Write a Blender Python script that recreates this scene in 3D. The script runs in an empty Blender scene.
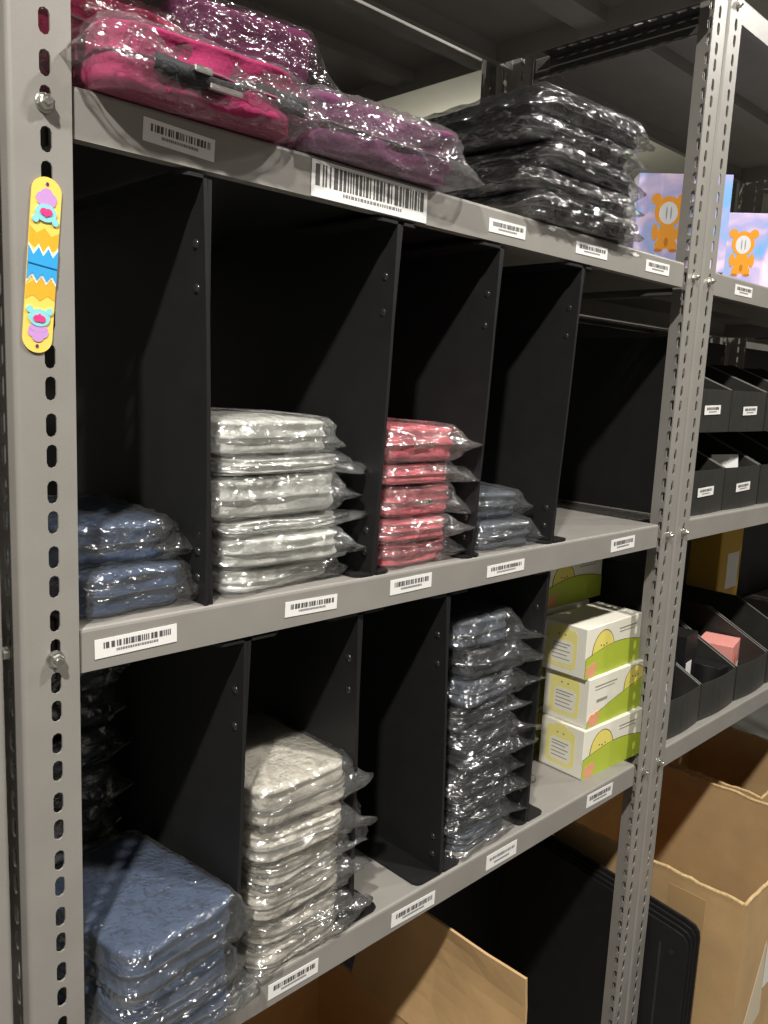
import bpy, math, random
from mathutils import Vector, Matrix, noise

# ------------------------------------------------------------------ camera, world, lamps, exposure
SC = bpy.context.scene
COL = SC.collection
PI = math.pi
cam_d = bpy.data.cameras.new('camera')
cam = bpy.data.objects.new('camera', cam_d)
COL.objects.link(cam)
CR, CU, CF = (0.718032, -0.694546, 0.045123), (0.076906, 0.143606, 0.986642), (0.691748, 0.704971, -0.156528)
CP = (-0.253298, -0.696896, 1.661581)
cam.matrix_world = Matrix(((CR[0], CU[0], -CF[0], CP[0]), (CR[1], CU[1], -CF[1], CP[1]),
                           (CR[2], CU[2], -CF[2], CP[2]), (0, 0, 0, 1)))
cam_d.sensor_fit = 'VERTICAL'
cam_d.sensor_height = 36.0
cam_d.lens = 815.27 / 1024 * 36.0
cam_d.clip_start = 0.02
SC.camera = cam

w = bpy.data.worlds.new('world')
SC.world = w
w.use_nodes = True
w.node_tree.nodes['Background'].inputs[0].default_value = (1.0, 0.97, 0.93, 1)
w.node_tree.nodes['Background'].inputs[1].default_value = 0.02


def ceiling_lamp_light(x, y, z, power, size=0.11):
    l = bpy.data.lights.new('aisle_lamp', 'AREA')
    l.shape = 'DISK'
    l.size = size
    l.energy = power
    l.color = (1.0, 0.968, 0.915)
    o = bpy.data.objects.new('aisle_lamp', l)
    COL.objects.link(o)
    o.location = (x, y, z)
    return o


ceiling_lamp_light(-0.95, -1.03, 3.25, 68)
ceiling_lamp_light(1.08, -1.0, 3.25, 32)
ceiling_lamp_light(3.1, -1.0, 3.25, 30)
far_d = bpy.data.lights.new('far_fill_light', 'POINT')  # unseen fill light, added to brighten the far ceiling and wall
far_d.energy = 30
far_d.shadow_soft_size = 0.12
far_d.color = (1.0, 0.96, 0.82)
far_o = bpy.data.objects.new('far_fill_light', far_d)
COL.objects.link(far_o)
far_o.location = (4.3, 2.9, 2.95)

vs = SC.view_settings
vs.view_transform = 'Standard'
vs.look = 'None'
vs.gamma = 1.0
vs.exposure = 0.66
vs.use_curve_mapping = False

# ------------------------------------------------------------------ material helpers
MATS = {}


def s2l(c):
    return tuple(((v / 255) / 12.92 if v / 255 <= 0.04045 else ((v / 255 + 0.055) / 1.055) ** 2.4) for v in c)


def mat(name, rgb, rough=0.5, metal=0.0, var=0.0, vscale=8.0, bump=0.0, bscale=60.0, spec=0.5, sheen=0.0):
    if name in MATS:
        return MATS[name]
    m = bpy.data.materials.new(name)
    m.use_nodes = True
    nt = m.node_tree
    b = nt.nodes['Principled BSDF']
    c = s2l(rgb)
    b.inputs['Base Color'].default_value = (*c, 1)
    b.inputs['Roughness'].default_value = rough
    b.inputs['Metallic'].default_value = metal
    b.inputs['Specular IOR Level'].default_value = spec
    if sheen:
        b.inputs['Sheen Weight'].default_value = sheen
    tc = nt.nodes.new('ShaderNodeTexCoord')
    if var:
        n = nt.nodes.new('ShaderNodeTexNoise')
        n.inputs['Scale'].default_value = vscale
        n.inputs['Detail'].default_value = 5
        nt.links.new(tc.outputs['Object'], n.inputs['Vector'])
        r = nt.nodes.new('ShaderNodeValToRGB')
        r.color_ramp.elements[0].position = 0.3
        r.color_ramp.elements[1].position = 0.7
        r.color_ramp.elements[0].color = (*[v * (1 - var) for v in c], 1)
        r.color_ramp.elements[1].color = (*[min(1, v * (1 + var)) for v in c], 1)
        nt.links.new(n.outputs['Fac'], r.inputs['Fac'])
        nt.links.new(r.outputs['Color'], b.inputs['Base Color'])
    if bump:
        n2 = nt.nodes.new('ShaderNodeTexNoise')
        n2.inputs['Scale'].default_value = bscale
        n2.inputs['Detail'].default_value = 4
        nt.links.new(tc.outputs['Object'], n2.inputs['Vector'])
        bp = nt.nodes.new('ShaderNodeBump')
        bp.inputs['Strength'].default_value = bump
        bp.inputs['Distance'].default_value = 0.004
        nt.links.new(n2.outputs['Fac'], bp.inputs['Height'])
        nt.links.new(bp.outputs['Normal'], b.inputs['Normal'])
    MATS[name] = m
    return m


def wrap_mat(name, milk, tint=(1, 1, 1), gloss=0.16, rough=0.15):
    """crinkled clear film: transparent + mirror-like sheen + a little milky haze"""
    if name in MATS:
        return MATS[name]
    m = bpy.data.materials.new(name)
    m.use_nodes = True
    nt = m.node_tree
    nt.nodes.clear()
    N, L = nt.nodes.new, nt.links.new
    out = N('ShaderNodeOutputMaterial')
    tc = N('ShaderNodeTexCoord')
    mp = N('ShaderNodeMapping')
    mp.inputs['Scale'].default_value = (1.0, 1.0, 1.7)
    mp.inputs['Rotation'].default_value = (0.3, 0.5, 0.4)
    L(tc.outputs['Object'], mp.inputs['Vector'])
    n1 = N('ShaderNodeTexNoise')
    n1.noise_type = 'RIDGED_MULTIFRACTAL'
    n1.inputs['Scale'].default_value = 32
    n1.inputs['Detail'].default_value = 2.5
    n1.inputs['Roughness'].default_value = 0.45
    n1.inputs['Distortion'].default_value = 0.6
    L(mp.outputs['Vector'], n1.inputs['Vector'])
    bp = N('ShaderNodeBump')
    n2 = N('ShaderNodeTexNoise')
    n2.noise_type = 'RIDGED_MULTIFRACTAL'
    n2.inputs['Scale'].default_value = 95
    n2.inputs['Detail'].default_value = 2.0
    n2.inputs['Distortion'].default_value = 0.8
    L(mp.outputs['Vector'], n2.inputs['Vector'])
    sm = N('ShaderNodeMath')
    sm.operation = 'MULTIPLY_ADD'
    sm.inputs[1].default_value = 0.4
    L(n2.outputs['Fac'], sm.inputs[0])
    L(n1.outputs['Fac'], sm.inputs[2])
    bp.inputs['Strength'].default_value = 1.0
    bp.inputs['Distance'].default_value = 0.0068
    L(sm.outputs[0], bp.inputs['Height'])
    fr = N('ShaderNodeFresnel')
    fr.inputs['IOR'].default_value = 1.55
    L(bp.outputs['Normal'], fr.inputs['Normal'])
    fa = N('ShaderNodeMath')
    fa.operation = 'MULTIPLY_ADD'
    fa.inputs[1].default_value = 0.5
    fa.inputs[2].default_value = gloss * 0.4
    fa.use_clamp = True
    L(fr.outputs[0], fa.inputs[0])
    tr = N('ShaderNodeBsdfTransparent')
    tr.inputs[0].default_value = (*tint, 1)
    gl = N('ShaderNodeBsdfGlossy')
    gl.inputs['Roughness'].default_value = rough
    L(bp.outputs['Normal'], gl.inputs['Normal'])
    d0 = N('ShaderNodeBsdfDiffuse')
    d0.inputs[0].default_value = (0.9, 0.9, 0.88, 1)
    d1 = N('ShaderNodeBsdfTranslucent')
    d1.inputs[0].default_value = (0.9, 0.9, 0.88, 1)
    df = N('ShaderNodeMixShader')
    df.inputs[0].default_value = 0.45
    L(d0.outputs[0], df.inputs[1])
    L(d1.outputs[0], df.inputs[2])
    L(bp.outputs['Normal'], d0.inputs['Normal'])
    m1 = N('ShaderNodeMixShader')
    cr = N('ShaderNodeMapRange')      # haze gathers along the creases of the film
    cr.inputs['From Min'].default_value = 0.75
    cr.inputs['From Max'].default_value = 1.9
    cr.inputs['To Min'].default_value = milk * 0.5
    cr.inputs['To Max'].default_value = min(1, milk * 3.2)
    L(sm.outputs[0], cr.inputs['Value'])
    L(cr.outputs[0], m1.inputs[0])
    L(tr.outputs[0], m1.inputs[1])
    L(df.outputs[0], m1.inputs[2])
    m2 = N('ShaderNodeMixShader')
    L(fa.outputs[0], m2.inputs[0])
    L(m1.outputs[0], m2.inputs[1])
    L(gl.outputs[0], m2.inputs[2])
    L(m2.outputs[0], out.inputs['Surface'])
    MATS[name] = m
    return m


GREY = mat('grey_enamel', (136, 132, 126), 0.42, var=0.06, vscale=14, bump=0.04, bscale=400)
BLACK = mat('black_plastic_sheet', (28, 28, 28), 0.5, var=0.12, vscale=25, bump=0.05, bscale=200, spec=0.3)
BLACK2 = mat('black_corrugated_plastic', (46, 45, 42), 0.42, var=0.15, vscale=30, bump=0.08, bscale=90)
CHROME = mat('zinc_plated_steel', (205, 203, 196), 0.28, metal=1.0, bump=0.1, bscale=300)
PAPER = mat('white_sticker_paper', (228, 226, 222), 0.55)
INK = mat('printer_ink', (80, 77, 77), 0.6)
INK2 = mat('faded_ink', (120, 118, 118), 0.6)
CARD = mat('brown_cardboard', (190, 156, 110), 0.8, var=0.10, vscale=10, bump=0.08, bscale=120)
CARD_EDGE = mat('torn_cardboard_edge', (198, 168, 122), 0.9, var=0.2, vscale=90, bump=0.6, bscale=180)
TAPE = mat('clear_packing_tape', (182, 150, 106), 0.22)
WALL = mat('painted_wall', (196, 195, 190), 0.8, var=0.05)
FLOORM = mat('sealed_concrete', (128, 126, 122), 0.5, var=0.12, vscale=5)
CEILM = mat('ceiling_paint', (168, 166, 156), 0.9, var=0.04)
FILM = wrap_mat('clear_film', 0.13)
FILM_MILKY = wrap_mat('milky_film', 0.24, gloss=.4)
FILM_DARK = wrap_mat('thin_clear_film', 0.035, gloss=.5, rough=.2)
FILM_LOOSE = wrap_mat('loose_thin_film', 0.02, gloss=.06)
FILM_SLATE = wrap_mat('glossy_clear_film', 0.09, gloss=.24)
FILM_STIFF = wrap_mat('stiff_clear_film', 0.2, gloss=.42)


# ------------------------------------------------------------------ mesh helpers
class MB:
    def __init__(s):
        s.v, s.f, s.mi = [], [], []

    def add(s, vs_, fs, mi=0):
        n = len(s.v)
        s.v += [tuple(p) for p in vs_]
        s.f += [tuple(i + n for i in f) for f in fs]
        s.mi += [mi] * len(fs)
        return s

    def box(s, x0, x1, y0, y1, z0, z1, mi=0, bev=0.0):
        if bev <= 0:
            vs_ = [(x, y, z) for z in (z0, z1) for y in (y0, y1) for x in (x0, x1)]
            return s.add(vs_, [(0, 2, 3, 1), (4, 5, 7, 6), (0, 1, 5, 4), (2, 6, 7, 3), (0, 4, 6, 2), (1, 3, 7, 5)], mi)
        b = bev
        pts, fs = [], []
        X, Y, Z = (x0, x1), (y0, y1), (z0, z1)
        idx = {}
        for i in (0, 1):
            for j in (0, 1):
                for k in (0, 1):
                    sx, sy, sz = 1 - 2 * i, 1 - 2 * j, 1 - 2 * k
                    for a in range(3):
                        p = [X[i], Y[j], Z[k]]
                        for q, sg in enumerate((sx, sy, sz)):
                            if q != a:
                                p[q] += sg * b
                        idx[(i, j, k, a)] = len(pts)
                        pts.append(tuple(p))
        def cen(f):
            return sum((Vector(pts[i]) for i in f), Vector()) / len(f)
        c0 = Vector(((x0 + x1) / 2, (y0 + y1) / 2, (z0 + z1) / 2))
        for a in range(3):
            o = [q for q in range(3) if q != a]
            for e in (0, 1):
                f = []
                for (p, q) in ((0, 0), (1, 0), (1, 1), (0, 1)):
                    k = [0, 0, 0]
                    k[a], k[o[0]], k[o[1]] = e, p, q
                    f.append(idx[(*k, a)])
                fs.append(f)
        for a in range(3):
            o = [q for q in range(3) if q != a]
            for p in (0, 1):
                for q in (0, 1):
                    k0, k1 = [0, 0, 0], [0, 0, 0]
                    k0[o[0]] = k1[o[0]] = p
                    k0[o[1]] = k1[o[1]] = q
                    k1[a] = 1
                    fs.append([idx[(*k0, o[0])], idx[(*k1, o[0])], idx[(*k1, o[1])], idx[(*k0, o[1])]])
        for i in (0, 1):
            for j in (0, 1):
                for k in (0, 1):
                    fs.append([idx[(i, j, k, 0)], idx[(i, j, k, 1)], idx[(i, j, k, 2)]])
        out = []
        for f in fs:
            v0, v1, v2 = (Vector(pts[i]) for i in f[:3])
            if (v1 - v0).cross(v2 - v0).dot(cen(f) - c0) < 0:
                f = f[::-1]
            out.append(tuple(f))
        return s.add(pts, out, mi)

    def prism(s, poly, fn, a, b, mi=0):
        """closed 2-D polygon swept from a to b; fn(u, v, t) -> xyz"""
        n = len(poly)
        vs_ = [fn(u, v, a) for u, v in poly] + [fn(u, v, b) for u, v in poly]
        fs = [(i, (i + 1) % n, n + (i + 1) % n, n + i) for i in range(n)]
        fs += [tuple(range(n))[::-1], tuple(range(n, 2 * n))]
        return s.add(vs_, fs, mi)

    def tube(s, path, r, n=8, mi=0):
        path = [Vector(p) for p in path]
        rings = []
        for i, p in enumerate(path):
            t = (path[min(i + 1, len(path) - 1)] - path[max(i - 1, 0)]).normalized()
            a = t.cross(Vector((0, 0, 1)))
            if a.length < 1e-3:
                a = t.cross(Vector((0, 1, 0)))
            a.normalize()
            b = t.cross(a)
            rings.append([p + (a * math.cos(2 * PI * k / n) + b * math.sin(2 * PI * k / n)) * r for k in range(n)])
        vs_ = [q for rg in rings for q in rg]
        fs = [(i * n + k, i * n + (k + 1) % n, (i + 1) * n + (k + 1) % n, (i + 1) * n + k)
              for i in range(len(path) - 1) for k in range(n)]
        fs += [tuple(range(n))[::-1], tuple(range((len(path) - 1) * n, len(path) * n))]
        return s.add(vs_, fs, mi)

    def mesh(s, name, mats, smooth=False):
        me = bpy.data.meshes.new(name)
        me.from_pydata(s.v, [], s.f)
        for m in (mats if isinstance(mats, (list, tuple)) else [mats]):
            me.materials.append(m)
        me.polygons.foreach_set('material_index', s.mi)
        if smooth:
            me.polygons.foreach_set('use_smooth', [True] * len(s.f))
        me.update()
        return me

    def obj(s, name, mats, parent=None, smooth=False):
        return link(name, s.mesh(name, mats, smooth), parent)


def link(name, me, parent=None):
    o = bpy.data.objects.new(name, me)
    COL.objects.link(o)
    o.parent = parent
    return o


def tag(o, label, cat, group=None):
    o['label'] = label
    o['category'] = cat
    if group:
        o['group'] = group
    return o


def thing(name, label, cat, loc=(0, 0, 0), rot=(0, 0, 0), group=None):
    o = bpy.data.objects.new(name, None)
    o.empty_display_size = 0.05
    COL.objects.link(o)
    o.location = loc
    o.rotation_euler = rot
    return tag(o, label, cat, group)


def copy_tree(o, parent=None):
    c = o.copy()
    COL.objects.link(c)
    c.parent = parent
    for ch in list(o.children):
        copy_tree(ch, c)
    return c


def structure(name, mb, m):
    o = mb.obj(name, m)
    o['kind'] = 'structure'
    return o


# ------------------------------------------------------------------ measured rack levels
TOP, MID, LOW, HIGH = 1.892, 1.4273, 0.9576, 2.357     # upper faces of the shelves
LIP = 0.042
W, D, PW, PT = 1.2, 0.46, 0.051, 0.0022
POST_H = 2.75
SH0, SH1, SHY = 0.0535, 1.141, 0.004

# ------------------------------------------------------------------ the room
structure('floor', MB().box(-4, 8, -3.2, 5.2, -0.1, 0.0), FLOORM)
structure('ceiling', MB().box(-4, 8, -3.2, 5.2, 3.32, 3.42), CEILM)
structure('wall_back', MB().box(-4, 8, 5.0, 5.2, 0.0, 3.32), WALL)
structure('wall_front', MB().box(-4, 8, -3.2, -3.0, 0.0, 3.32), mat('dim_painted_wall', (128, 126, 122), .8, var=.05))
structure('wall_left', MB().box(-4, -3.8, -3.0, 5.0, 0.0, 3.32), WALL)
structure('wall_right', MB().box(7.8, 8, -3.0, 5.0, 0.0, 3.32), WALL)


# ------------------------------------------------------------------ slotted posts
def plate(mb, fn, u0, u1, zs, z_lo, z_hi, uc, sw=0.0095, sl=0.0205):
    """plate with rounded slots; fn(u, t, z) -> xyz, t = 0 outer face, 1 inner face"""
    cuts = [z_lo] + [(a + b) / 2 for a, b in zip(zs[:-1], zs[1:])] + [z_hi]
    r = sw / 2
    for i, zc in enumerate(zs):
        za, zb = cuts[i], cuts[i + 1]
        hole, rim = [], []
        outl = []
        for k in range(5):
            a = PI * k / 4
            outl.append((uc + r * math.cos(a), zc + sl / 2 - r + r * math.sin(a)))
        for k in range(5):
            a = PI + PI * k / 4
            outl.append((uc + r * math.cos(a), zc - sl / 2 + r + r * math.sin(a)))
        outer = [(u1, zc + (zb - zc) * .5), (u1, zb), (uc, zb), (u0, zb), (u0, zc + (zb - zc) * .5),
                 (u0, zc + (za - zc) * .5), (u0, za), (uc, za), (u1, za), (u1, zc + (za - zc) * .5)]
        n = 10
        vs_ = []
        for t in (0, 1):
            vs_ += [fn(u, t, z) for u, z in outl] + [fn(u, t, z) for u, z in outer]
        fs = []
        for k in range(n):
            j = (k + 1) % n
            fs.append((k, j, n + j, n + k))                      # outer face
            fs.append((20 + k, 20 + n + k, 20 + n + j, 20 + j))  # inner face
            fs.append((k, 20 + k, 20 + j, j))                    # slot wall
        mb.add(vs_, fs)
        mb.add([fn(u, t, z) for t in (0, 1) for (u, z) in ((u0, za), (u0, zb), (u1, za), (u1, zb))],
               [(0, 1, 5, 4), (2, 6, 7, 3)])


slot_z = []
zz = 1.932 + 0.0576 * 14
while zz > 0.03:
    slot_z += [zz, zz - 0.031]
    zz -= 0.0576
slot_z = sorted(z for z in slot_z if 0.02 < z < POST_H - 0.02)


def post_mesh(name, sx, sy):
    """angle post with its outer corner at the origin; flanges run to sx (along x) and sy (along y)"""
    mb = MB()
    rc = 0.005
    plate(mb, lambda u, t, z: (sx * u, sy * t * PT, z), rc, PW, slot_z, 0, POST_H, 0.0295)
    plate(mb, lambda u, t, z: (sx * t * PT, sy * u, z), rc, PW, slot_z, 0, POST_H, 0.0295)
    arc = [(rc - rc * math.sin(a), rc - rc * math.cos(a)) for a in [PI / 2 * k / 6 for k in range(7)]]
    ri = rc - PT
    inn = [(rc - ri * math.sin(a), rc - ri * math.cos(a)) for a in [PI / 2 * k / 6 for k in range(7)]]
    vs_ = [(sx * x, sy * y, z) for z in (0, POST_H) for x, y in arc + inn]
    fs = []
    for k in range(6):
        fs += [(k, k + 1, 15 + k, 14 + k), (7 + k, 21 + k, 22 + k, 8 + k)]
    mb.add(vs_, fs)
    me = mb.mesh(name, GREY)
    import bmesh
    bm = bmesh.new()
    bm.from_mesh(me)
    bmesh.ops.remove_doubles(bm, verts=bm.verts, dist=1e-6)
    bmesh.ops.recalc_face_normals(bm, faces=bm.faces)
    bm.to_mesh(me)
    bm.free()
    return me


POST_ME = {(a, b): post_mesh('slotted_post', a, b) for a in (1, -1) for b in (1, -1)}


def bolt_mesh():
    """hex head with washer and domed end, pointing to -y"""
    mb = MB()
    def ring(r, y, n, ph=0):
        return [(r * math.cos(2 * PI * k / n + ph), y, r * math.sin(2 * PI * k / n + ph)) for k in range(n)]
    def stack(rs, n):
        vs_ = [p for rg in rs for p in rg]
        fs = [(i * n + k, (i + 1) * n + k, (i + 1) * n + (k + 1) % n, i * n + (k + 1) % n) for i in range(len(rs) - 1) for k in range(n)]
        fs.append(tuple(range((len(rs) - 1) * n, len(rs) * n))[::-1])
        mb.add(vs_, fs)
    stack([ring(.0078, 0, 20), ring(.0078, -.0012, 20), ring(.0070, -.0016, 20)], 20)
    stack([ring(.0064, -.0012, 6, .3), ring(.0064, -.0068, 6, .3), ring(.0050, -.0078, 6, .3)], 6)
    stack([ring(.0033, -.0070, 12), ring(.0033, -.0098, 12), ring(.0024, -.0110, 12)], 12)
    return mb.mesh('bolt', CHROME)


BOLT_ME = bolt_mesh()


def shelf_mesh():
    mb = MB()
    h, t, d = LIP, 0.0018, D - 2 * SHY
    poly = [(0, -h), (0, -.004), (.0008, -.0016), (.0022, -.0004), (.004, 0), (d - .004, 0), (d, -.004), (d, -h),
            (d - .014, -h), (d - .014, -h + t), (d - t, -h + t), (d - t, -t), (t, -t), (t, -h + t), (.014, -h + t), (.014, -h)]
    mb.prism(poly, lambda u, v, x: (x, u, v), SH0, SH1)
    mb.box(SH0 + .0001, SH0 + t, t, d - t, -h, -t)          # side lips
    mb.box(SH1 - t, SH1 - .0001, t, d - t, -h, -t)
    mb.box(SH0 + t, SH1 - t, d * .5 - .03, d * .5 + .03, -.026, -t)  # stiffening channel
    return mb.mesh('shelf', GREY)


SHELF_ME = shelf_mesh()


def rail_mesh(x0, x1):
    """slotted steel rail carrying the end of a shelf, running front to back between two posts"""
    mb = MB()
    ys = [.075 + .0288 * k for k in range(11)]
    plate(mb, lambda u, t, z: (x0 + u, z, -.002 - t * .002), 0, x1 - x0, ys, .055, D - .055, (x1 - x0) / 2)
    mb.box(x0 if x0 > .5 else x1 - .002, x0 + .002 if x0 > .5 else x1, .055, D - .055, -.040, -.0045)
    return mb.mesh('side_rail', mat('dark_steel', (74, 72, 68), 0.45, metal=0.0))


RAIL_ME = (rail_mesh(.003, SH0 - .0008), rail_mesh(SH1 + .0008, W - .003))


def make_rack(label, x, y, levels, left_clear=False, right_clear=False, group=None):
    r = thing('shelving_unit', label, 'shelving unit', (x, y, 0), group=group)
    for (px, py, a, b) in ((0, 0, 1, 1), (W, 0, -1, 1), (0, D, 1, -1), (W, D, -1, -1)):
        p = link('post', POST_ME[(a, b)], r)
        p.location = (px, py, 0)
        for z in levels:
            if b == 1:
                q = link('bolt', BOLT_ME, p)
                q.location = (a * .0285, 0, z - .0215)
            else:
                q = link('bolt', BOLT_ME, p)
                q.location = (a * .0285, 0, z - .0215)
                q.rotation_euler = (0, 0, PI)
            if not (left_clear if a == 1 else right_clear):
                continue
            q = link('bolt', BOLT_ME, p)
            q.location = (0, b * .030, z - .018)
            q.rotation_euler = (0, 0, -PI / 2 * a)
    shelves = []
    for z in levels:
        s = link('shelf', SHELF_ME, r)
        s.location = (0, SHY, z)
        shelves.append(s)
        for me in RAIL_ME:
            q = link('side_rail', me, r)
            q.location = (0, 0, z)
    return r, shelves


LV = (LOW, MID, TOP, HIGH)
rack, sh1 = make_rack('grey slotted steel shelving unit with black dividers and wrapped pouches', 0, 0, LV, left_clear=True)
rack2, sh2 = make_rack('grey slotted steel shelving unit holding black open bins', 1.205, 0, LV)
rack0, sh0 = make_rack('grey slotted steel shelving unit standing beside the post with a cartoon strip', -1.2145, 0, LV)
rack3, sh3 = make_rack('grey slotted steel shelving unit past the shelf of black bins', 2.41, 0, LV)
LVB = (LOW, MID, TOP, 2.62)
back1, _ = make_rack('grey steel shelving unit behind the black wrapped bundles', 0.0, 0.490, LV)
back2, _ = make_rack('grey steel shelving unit behind the pastel bear boxes', 1.205, 0.490, LVB)


# ------------------------------------------------------------------ barcode stickers on the shelf lips
def sticker(shelf, x0, x1, z0, z1, seed, big=False, tilt=0.0, torn=False):
    rnd = random.Random(seed)
    ww, hh = x1 - x0, z1 - z0
    mb = MB()
    mb.box(-ww / 2, ww / 2, -.0006, 0, -hh / 2, hh / 2, 0)
    x = -ww / 2 + ww * (.03 if big else .1)
    xe = ww / 2 - ww * (.03 if big else .07)
    zb0, zb1 = (-hh * .18, hh * .40) if big else (-hh * .02, hh * .30)
    if torn:
        zb0, zb1 = hh * .05, hh * .25
    u = ww * (.011 if big else .013)
    while x < xe:
        bw = u * rnd.choice((1, 1, 2, 3))
        mb.box(x, min(x + bw, xe), -.0009, -.0005, zb0, zb1, 1)
        x += bw + u * rnd.choice((1, 1, 2))
    x = -ww * .25
    while x < ww * .25:      # line of tiny illegible print under the bars
        bw = ww * rnd.choice((.012, .018, .024))
        mb.box(x, x + bw, -.0008, -.0005, -hh * (.34 if big else .26), -hh * (.25 if big else .13), 2)
        x += bw + ww * .008
    o = mb.obj('barcode_sticker', [PAPER, INK2 if torn else INK, INK2], shelf)
    o.location = ((x0 + x1) / 2, -.0002, (z0 + z1) / 2)
    o.rotation_euler = (0, tilt, 0)
    return o


for (sh, lst, zt) in ((sh1[2], [(.116, .189, -.031, -.011, .05), (.306, .482, -.041, -.004, 0), (.600, .678, -.031, -.014, -.01),
                                (.802, .888, -.030, -.013, -.01), (1.008, 1.087, -.030, -.0115, -.01)], TOP),
                      (sh1[1], [(.067, .152, -.031, -.0125, -.015), (.287, .363, -.030, -.0125, .02), (.451, .527, -.0285, -.009, -.01),
                                (.644, .731, -.032, -.015, -.01), (.978, 1.056, -.033, -.0115, -.02)], MID),
                      (sh1[0], [(.277, .354, -.033, -.0135, .02), (.484, .572, -.036, -.015, .03), (.690, .767, -.035, -.011, .01),
                                (.974, 1.061, -.032, -.008, .03)], LOW),
                      (sh2[2], [(.150, .230, -.031, -.0115, -.01)], TOP)):
    for i, (a, b, c, e, tl) in enumerate(lst):
        sticker(sh, a, b, c, e, int(zt * 1000) + i, big=(b - a > .12), tilt=tl, torn=(zt == LOW and i == 2))

# torn white sticker scraps left on the top shelf lip and a worn scuff on the low shelf
for (x0, x1, z0, z1, sd) in ((.727, .752, -.010, -.004, 1), (.955, .985, -.013, -.006, 2)):
    rnd = random.Random(sd)
    pts = [(math.cos(2 * PI * k / 9) * (.6 + .4 * rnd.random()), math.sin(2 * PI * k / 9) * (.6 + .4 * rnd.random())) for k in range(9)]
    cx, cz, ax, az = (x0 + x1) / 2, (z0 + z1) / 2, (x1 - x0) / 2, (z1 - z0) / 2
    MB().prism(pts, lambda u, v, t: (cx + u * ax, t, cz + v * az), -.0006, 0).obj('sticker_scrap', PAPER, sh1[2])


# ------------------------------------------------------------------ black riveted dividers
def divider(label, xb, xt, zb, zt, y0, y1, feet=(-.0, .04), tops=(-.04, .045), shade_w=0, group=None):
    r = thing('shelf_divider', label, 'divider', ((xb + xt) / 2, y0, zb), group=group)
    h, dd = zt - zb, y1 - y0
    lean = (xt - xb) / 2
    def X(x, z):
        return x - lean + 2 * lean * z / h
    for s in (-1, 1):                      # two sheets back to back
        x0, x1 = (-.0052, -.0008) if s < 0 else (.0008, .0052)
        m = MB()
        n = 6
        vs_, fs = [], []
        for k in range(n + 1):
            z = h * k / n
            bow = .003 * math.sin(PI * k / n) * s * -1
            for (x, y) in ((x0, 0), (x1, 0), (x1, dd), (x0, dd)):
                vs_.append((X(x, z) + bow * (1 if y == 0 else .3), y + (.0015 if s > 0 else 0), z))
        for k in range(n):
            for j in range(4):
                fs.append((4 * k + j, 4 * k + (j + 1) % 4, 4 * k + 4 + (j + 1) % 4, 4 * k + 4 + j))
        fs += [(3, 2, 1, 0), (4 * n, 4 * n + 1, 4 * n + 2, 4 * n + 3)]
        m.add(vs_, fs)
        m.obj('side_sheet', BLACK, r)
    def flange(name, xa, xb_, z, up):
        rr = .010
        sg = 1 if xb_ > xa else -1
        out = [(xa, 0), (xb_ - sg * rr, 0), (xb_ - sg * rr * .3, rr * .3), (xb_, rr), (xb_, dd - rr), (xb_ - sg * rr, dd), (xa, dd)]
        m = MB().prism(out, lambda u, v, t: (u, v, z + t), 0, .0035)
        m.obj(name, BLACK, r)
    for fx in feet:
        if fx:
            flange('foot_flange', X(.0052 if fx > 0 else -.0052, 0), X(fx, 0), .0002, True)
    for tx in tops:
        if tx:
            flange('top_flange', X(.0052 if tx > 0 else -.0052, h), X(tx, h), h - .0005, False)
    if shade_w:
        MB().box(X(-shade_w, h), X(-.004, h), .03, dd - .01, h + .011, h + .0135).obj('shade_sheet', BLACK, r)  # black sheet added so the underside of the shelf above stays dark
    for z in (h * .13, h * .035 + .012, h * .86, h * .76):
        me = MB()
        rg = []
        for (rad, off) in ((.0052, 0), (.0046, .0014), (.0025, .0022)):
            rg += [(X(-.0052 - off, z) + .003 * math.sin(PI * z / h), .016 + rad * math.cos(2 * PI * k / 10), z + rad * math.sin(2 * PI * k / 10)) for k in range(10)]
        fs = [(i * 10 + k, i * 10 + (k + 1) % 10, i * 10 + 10 + (k + 1) % 10, i * 10 + 10 + k) for i in range(2) for k in range(10)]
        fs.append(tuple(range(20, 30)))
        me.add(rg, fs)
        me.obj('rivet', mat('black_glossy_rivet', (38, 38, 38), 0.2), r, True)
    return r


ZM1, ZL1 = TOP - LIP - .006, MID - LIP - .006
divider('black riveted plastic divider between navy and white wrapped pouches', .191, .184, MID, ZM1, .006, .43, feet=(0, 0), tops=(-.03, 0), shade_w=.12)
divider('black riveted plastic divider between white and pink wrapped pouches', .424, .443, MID, ZM1, .006, .43, feet=(-.03, .03), tops=(-.04, .03), shade_w=.245)
divider('black riveted plastic divider between pink and slate wrapped pouches', .612, .635, MID, ZM1, .006, .43, feet=(-.02, .02), tops=(-.05, 0), shade_w=.18)
divider('black riveted plastic divider beside the empty end of the middle shelf', .804, .832, MID, ZM1, .006, .43, feet=(-.02, .045), tops=(-.05, .03))
divider('black riveted plastic divider between navy and beige pouch stacks', .232, .240, LOW, ZL1, .006, .43, feet=(0, .03), tops=(-.04, .045), shade_w=.175)
divider('black riveted plastic divider right of the beige pouch stack', .415, .409, LOW, ZL1, .010, .43, feet=(0, .050), tops=(-.055, .045), shade_w=.16)
divider('black riveted plastic divider left of the tall slate pouch stack', .590, .570, LOW, ZL1, .008, .43, feet=(-.052, .045), tops=(-.035, .045), shade_w=.15)
divider('black riveted plastic divider between slate pouches and chick print boxes', .803, .813, LOW, ZL1, .012, .43, feet=(-.02, .050), tops=(-.04, .0), shade_w=.23)


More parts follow.
